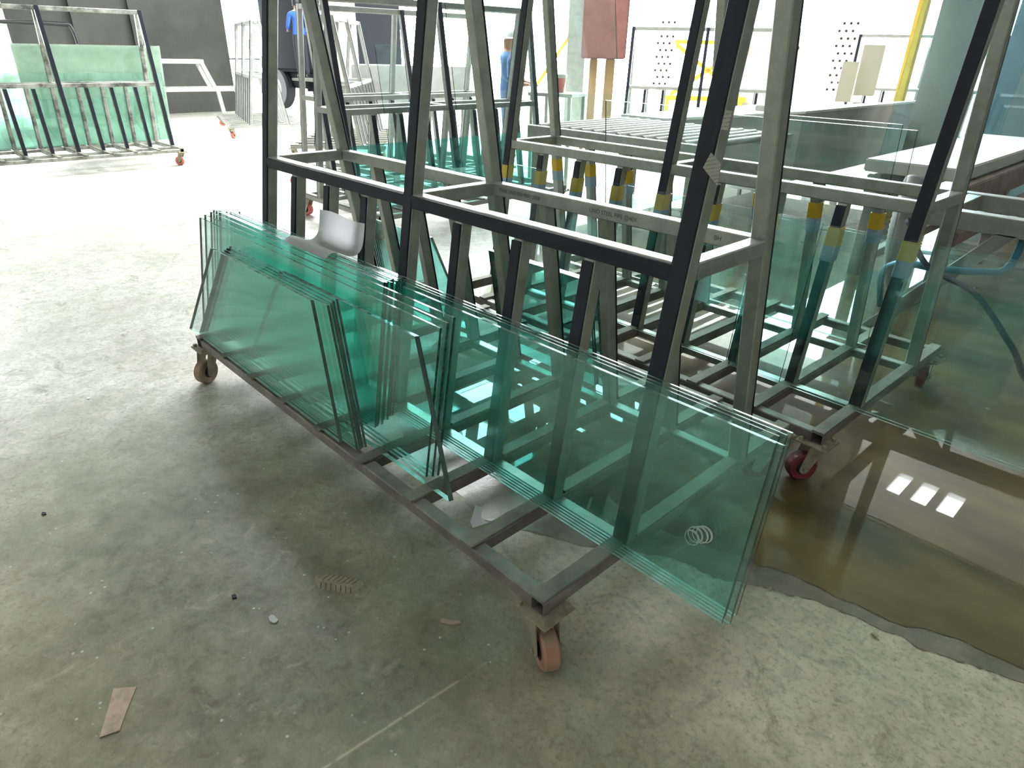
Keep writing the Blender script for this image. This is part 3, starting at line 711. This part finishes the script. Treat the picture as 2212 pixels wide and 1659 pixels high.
# work stand with bucket
ws = empty('work_stand', (-2.84, 5.63, 0), .3, 'small steel stand under the red bucket', 'stand')
box('top', (-.3, -.25, 1.06), (.3, .25, 1.10), 'steel_pale', ws, .005)
for a in (-.26, .26):
    for b_ in (-.21, .21): beam('leg', (a, b_, 0), (a, b_, 1.06), X, Y, .04, .04, 'steel', ws)
bk = empty('bucket', (-2.84, 5.63, 1.10), 0, 'red bucket with a white rim on the small steel stand', 'bucket')
lathe('body', [(0, .002), (.068, 0), (.09, .165), (.085, .165), (.064, .01), (0, .01)], 'red', bk, 20)
lathe('rim', [(.088, .165), (.097, .168), (.097, .205), (.088, .208), (.084, .19)], 'white', bk, 20, closed=True)
# columns, bin, truck at far left centre
o = box('concrete_column', (-10.5, 6.9, 0), (-10.1, 7.3, ZC), 'beige', None, .02); tag(o, 'beige concrete column behind the pale racks at upper centre left', 'column')
gb = empty('steel_bin', (-8.3, 6.3, 0), .8, 'grey steel bin on legs behind the pale racks', 'bin')
box('body', (-.2, -.3, .62), (1.9, .4, 1.28), 'machine', gb, .02)
for a in (-.1, 1.8): beam('leg', (a, 0, 0), (a, 0, .62), X, Y, .1, .1, 'steel', gb)
tk = empty('truck', (-13.6, 8.3, 0), math.radians(10), 'dark lorry parked behind the pale racks', 'truck')
box('cab', (-2.2, -.1, .95), (1.0, 2.0, 3.3), 'truck', tk, .08); box('chassis', (-2.6, .1, .55), (1.2, 1.9, .95), 'truck', tk, .03)
box('window', (.2, -.13, 2.15), (.85, -.09, 2.85), 'steel_pale', tk, .01)
for a in (-1.9, .35):
    t_ = lathe('tyre', [(.26, -.14), (.50, -.15), (.55, -.10), (.55, .10), (.50, .15), (.26, .14)], 'tyre', tk, 28, 'Y', closed=True); t_.location = (a, .08, .55)
    h_ = lathe('hub', [(0, -.12), (.1, -.12), (.26, -.05), (.26, .05), (0, .05)], 'steel', t_, 20, 'Y')
box('side_step', (-.35, -.65, .78), (.75, -.12, .84), 'steel', tk, .01); beam('step_bracket', (.2, -.4, .55), (.2, -.4, .78), X, Y, .08, .4, 'truck', tk)
# translucent ribbed wall panels behind the truck
cw = empty('ribbed_screen', (-19.2, 5.6, 0), math.radians(76), 'bright ribbed translucent screen wall beyond the dark lorry', 'screen')
for j in range(6):
    V = []; Fc = []; n = 24
    for k in range(n+1):
        a = j*1.25+1.2*k/n; b_ = .03*(1 if k % 2 else -1)
        V += [(a, b_, 1.2), (a, b_, 5.2)]
    for k in range(n): Fc.append((2*k, 2*k+2, 2*k+3, 2*k+1))
    pyd('ribbed_panel', V, Fc, 'pvc', cw)
for a in (0, 1.22, 2.47, 3.72, 4.97, 6.2, 7.45): beam('frame_post', (a, .06, 0), (a, .06, 5.3), X, Y, .08, .08, 'black', cw)
for z_ in (1.2, 3.1): beam('frame_rail', (0, .08, z_), (7.5, .08, z_), Y, Z, .06, .08, 'black', cw)
# stepped silver stand beside the wall
sd = empty('stepped_stand', (-13.9, 4.7, 0), math.radians(-8), 'low silver stepped stand against the dark grey wall', 'stand')
for y_ in (0, .55):
    for z0, z1, a0, a1 in ((.0, .62, .95, .85),): pass
for y_ in (0, .5):
    beam('leg', (0, y_+1.05, 0), (0, y_+.98, .58), X, Y, .07, .09, 'steel_pale', sd)
    beam('leg', (0-y_, -1.2, 0), (0-y_, -1.2, .58), X, Y, .07, .09, 'steel_pale', sd)
    beam('upright', (-y_, .95, .6), (-y_, .72, 1.18), X, Y, .07, .10, 'steel_pale', sd)
    beam('top_bar', (-y_, -1.2, 1.2), (-y_, .76, 1.2), X, Z, .08, .09, 'steel_pale', sd)
    beam('lower_bar', (-y_, -1.2, .62), (-y_, 1.5, .62), X, Z, .08, .09, 'steel_pale', sd)
beam('end_bar', (-.5, 1.46, .62), (0, 1.46, .62), Y, Z, .08, .09, 'steel_pale', sd); beam('end_bar', (-.5, .74, 1.2), (0, .74, 1.2), Y, Z, .08, .09, 'steel_pale', sd)
# pipe rail by the left opening
o = tube('pipe_rail', bez([(-14.6, .8, 1.86), (-14.6, 1.6, 1.88), (-14.6, 2.9, 1.88), (-14.6, 3.15, 1.8), (-14.6, 3.2, 1.2), (-14.6, 3.2, .01)], 8), .04, 'black'); tag(o, 'black bent pipe rail behind the far left rack', 'rail')

# ------------------------------------------------------------------ people
def person(name, loc, rz, h, joints, radii, edges, zones, label, hairfn):
    me = bpy.data.meshes.new(name); me.from_pydata(joints, edges, []); me.update()
    tmp = bpy.data.objects.new('tmp', me); COL.objects.link(tmp)
    md = tmp.modifiers.new('skin', 'SKIN'); md.use_smooth_shade = True
    for v, r in zip(me.skin_vertices[0].data, radii): v.radius = (r[0], r[1]) if isinstance(r, tuple) else (r, r)
    me.skin_vertices[0].data[0].use_root = True
    sb = tmp.modifiers.new('sub', 'SUBSURF'); sb.levels = 2; sb.render_levels = 2
    dg = bpy.context.evaluated_depsgraph_get(); m2 = bpy.data.meshes.new_from_object(tmp.evaluated_get(dg))
    bpy.data.objects.remove(tmp)
    m2.materials.clear()
    for z in zones['mats']: m2.materials.append(MT[z])
    m2.polygons.foreach_set('material_index', [zones['f'](p.center) for p in m2.polygons])
    o = bpy.data.objects.new(name, m2); COL.objects.link(o); o.location = loc; o.rotation_euler = (0, 0, rz); o.scale = (h/1.72,)*3
    tag(o, label, 'person'); hairfn(o); return o
J = [(0, 0, .95), (0, 0, 1.12), (0, 0, 1.30), (0, 0, 1.42), (0, .0, 1.50), (0, .015, 1.58), (0, .02, 1.66),
     (.10, 0, .90), (.11, .02, .50), (.11, -.01, .09), (.11, .12, .04),
     (-.10, 0, .90), (-.11, .02, .50), (-.11, -.01, .09), (-.11, .12, .04),
     (.19, 0, 1.40), (.25, .04, 1.14), (.20, .26, 1.06), (.18, .34, 1.06),
     (-.19, 0, 1.40), (-.25, .04, 1.14), (-.20, .26, 1.06), (-.18, .34, 1.06)]
RAD = [(.16, .11), (.145, .10), (.165, .11), (.12, .09), .055, (.078, .092), (.07, .085),
       .085, .058, .04, .035, .085, .058, .04, .035,
       .062, .045, .034, .03, .062, .045, .034, .03]
ED = [(0, 1), (1, 2), (2, 3), (3, 4), (4, 5), (5, 6), (0, 7), (7, 8), (8, 9), (9, 10), (0, 11), (11, 12), (12, 13), (13, 14),
      (3, 15), (15, 16), (16, 17), (17, 18), (3, 19), (19, 20), (20, 21), (21, 22)]
# fingers: four and a thumb from each hand
for hand, sx in ((18, 1), (22, -1)):
    hx, hy, hz = J[hand]
    for k in range(4):
        a = len(J); J.append((hx+sx*.0+(.022-.015*k), hy+.055, hz-.004)); J.append((hx+(.022-.015*k), hy+.085-.006*abs(k-1.4), hz-.03)); RAD += [.009, .008]
        ED += [(hand, a), (a, a+1)]
    a = len(J); J.append((hx-sx*.04, hy+.02, hz+.005)); RAD.append(.010); ED.append((hand, a))
def zone(c):
    if c.z > 1.47 or c.y > .17 and c.z > .9: return 0
    if c.z > .97 or (abs(c.x) > .17 and c.z > .9): return 1
    if c.z < .10: return 3
    return 2
def face(o, hairm, hat=None):
    for sx in (-1, 1): 
        e = lathe('eye', [(0, -.008), (.008, 0), (0, .008)], 'black', o, 8); e.location = (sx*.032, .105, 1.60)
        er = lathe('ear', [(0, -.03), (.014, -.01), (.014, .012), (0, .03)], 'skin', o, 8); er.location = (sx*.078, .01, 1.585)
    ns = lathe('nose', [(0, -.022), (.014, -.012), (.006, .02), (0, .03)], 'skin', o, 8); ns.location = (0, .112, 1.575)
    mo = lathe('mouth', [(0, -.004), (.02, 0), (0, .004)], 'red_machine', o, 10); mo.location = (0, .098, 1.535)
    if hat:
        lathe('hat', [(.0, 1.76), (.06, 1.755), (.095, 1.70), (.10, 1.655), (.135, 1.64), (.135, 1.632), (.09, 1.64), (0, 1.64)], hat, o, 20).location = (0, .015, 0)
    else:
        hh = lathe('hair', [(0, 1.765), (.06, 1.75), (.094, 1.70), (.098, 1.64), (.088, 1.585), (.0, 1.58)], hairm, o, 16); hh.location = (0, -.018, 0)
cx = tk.location
p1 = person('person', (-13.45, 7.75, .84), math.radians(75), 1.72, J, RAD, ED, {'mats': ['skin', 'shirt', 'trousers', 'black'], 'f': zone}, 'person in blue shirt and dark trousers standing on the lorry step', lambda o: face(o, 'hair'))
p2 = person('person', (-4.75, 6.55, 0), math.radians(-60), 1.80, J, RAD, ED, {'mats': ['skin', 'shirt2', 'jeans', 'black'], 'f': zone}, 'person in white hat and light blue shirt seen through the tall sheet', lambda o: face(o, 'hair', 'white'))
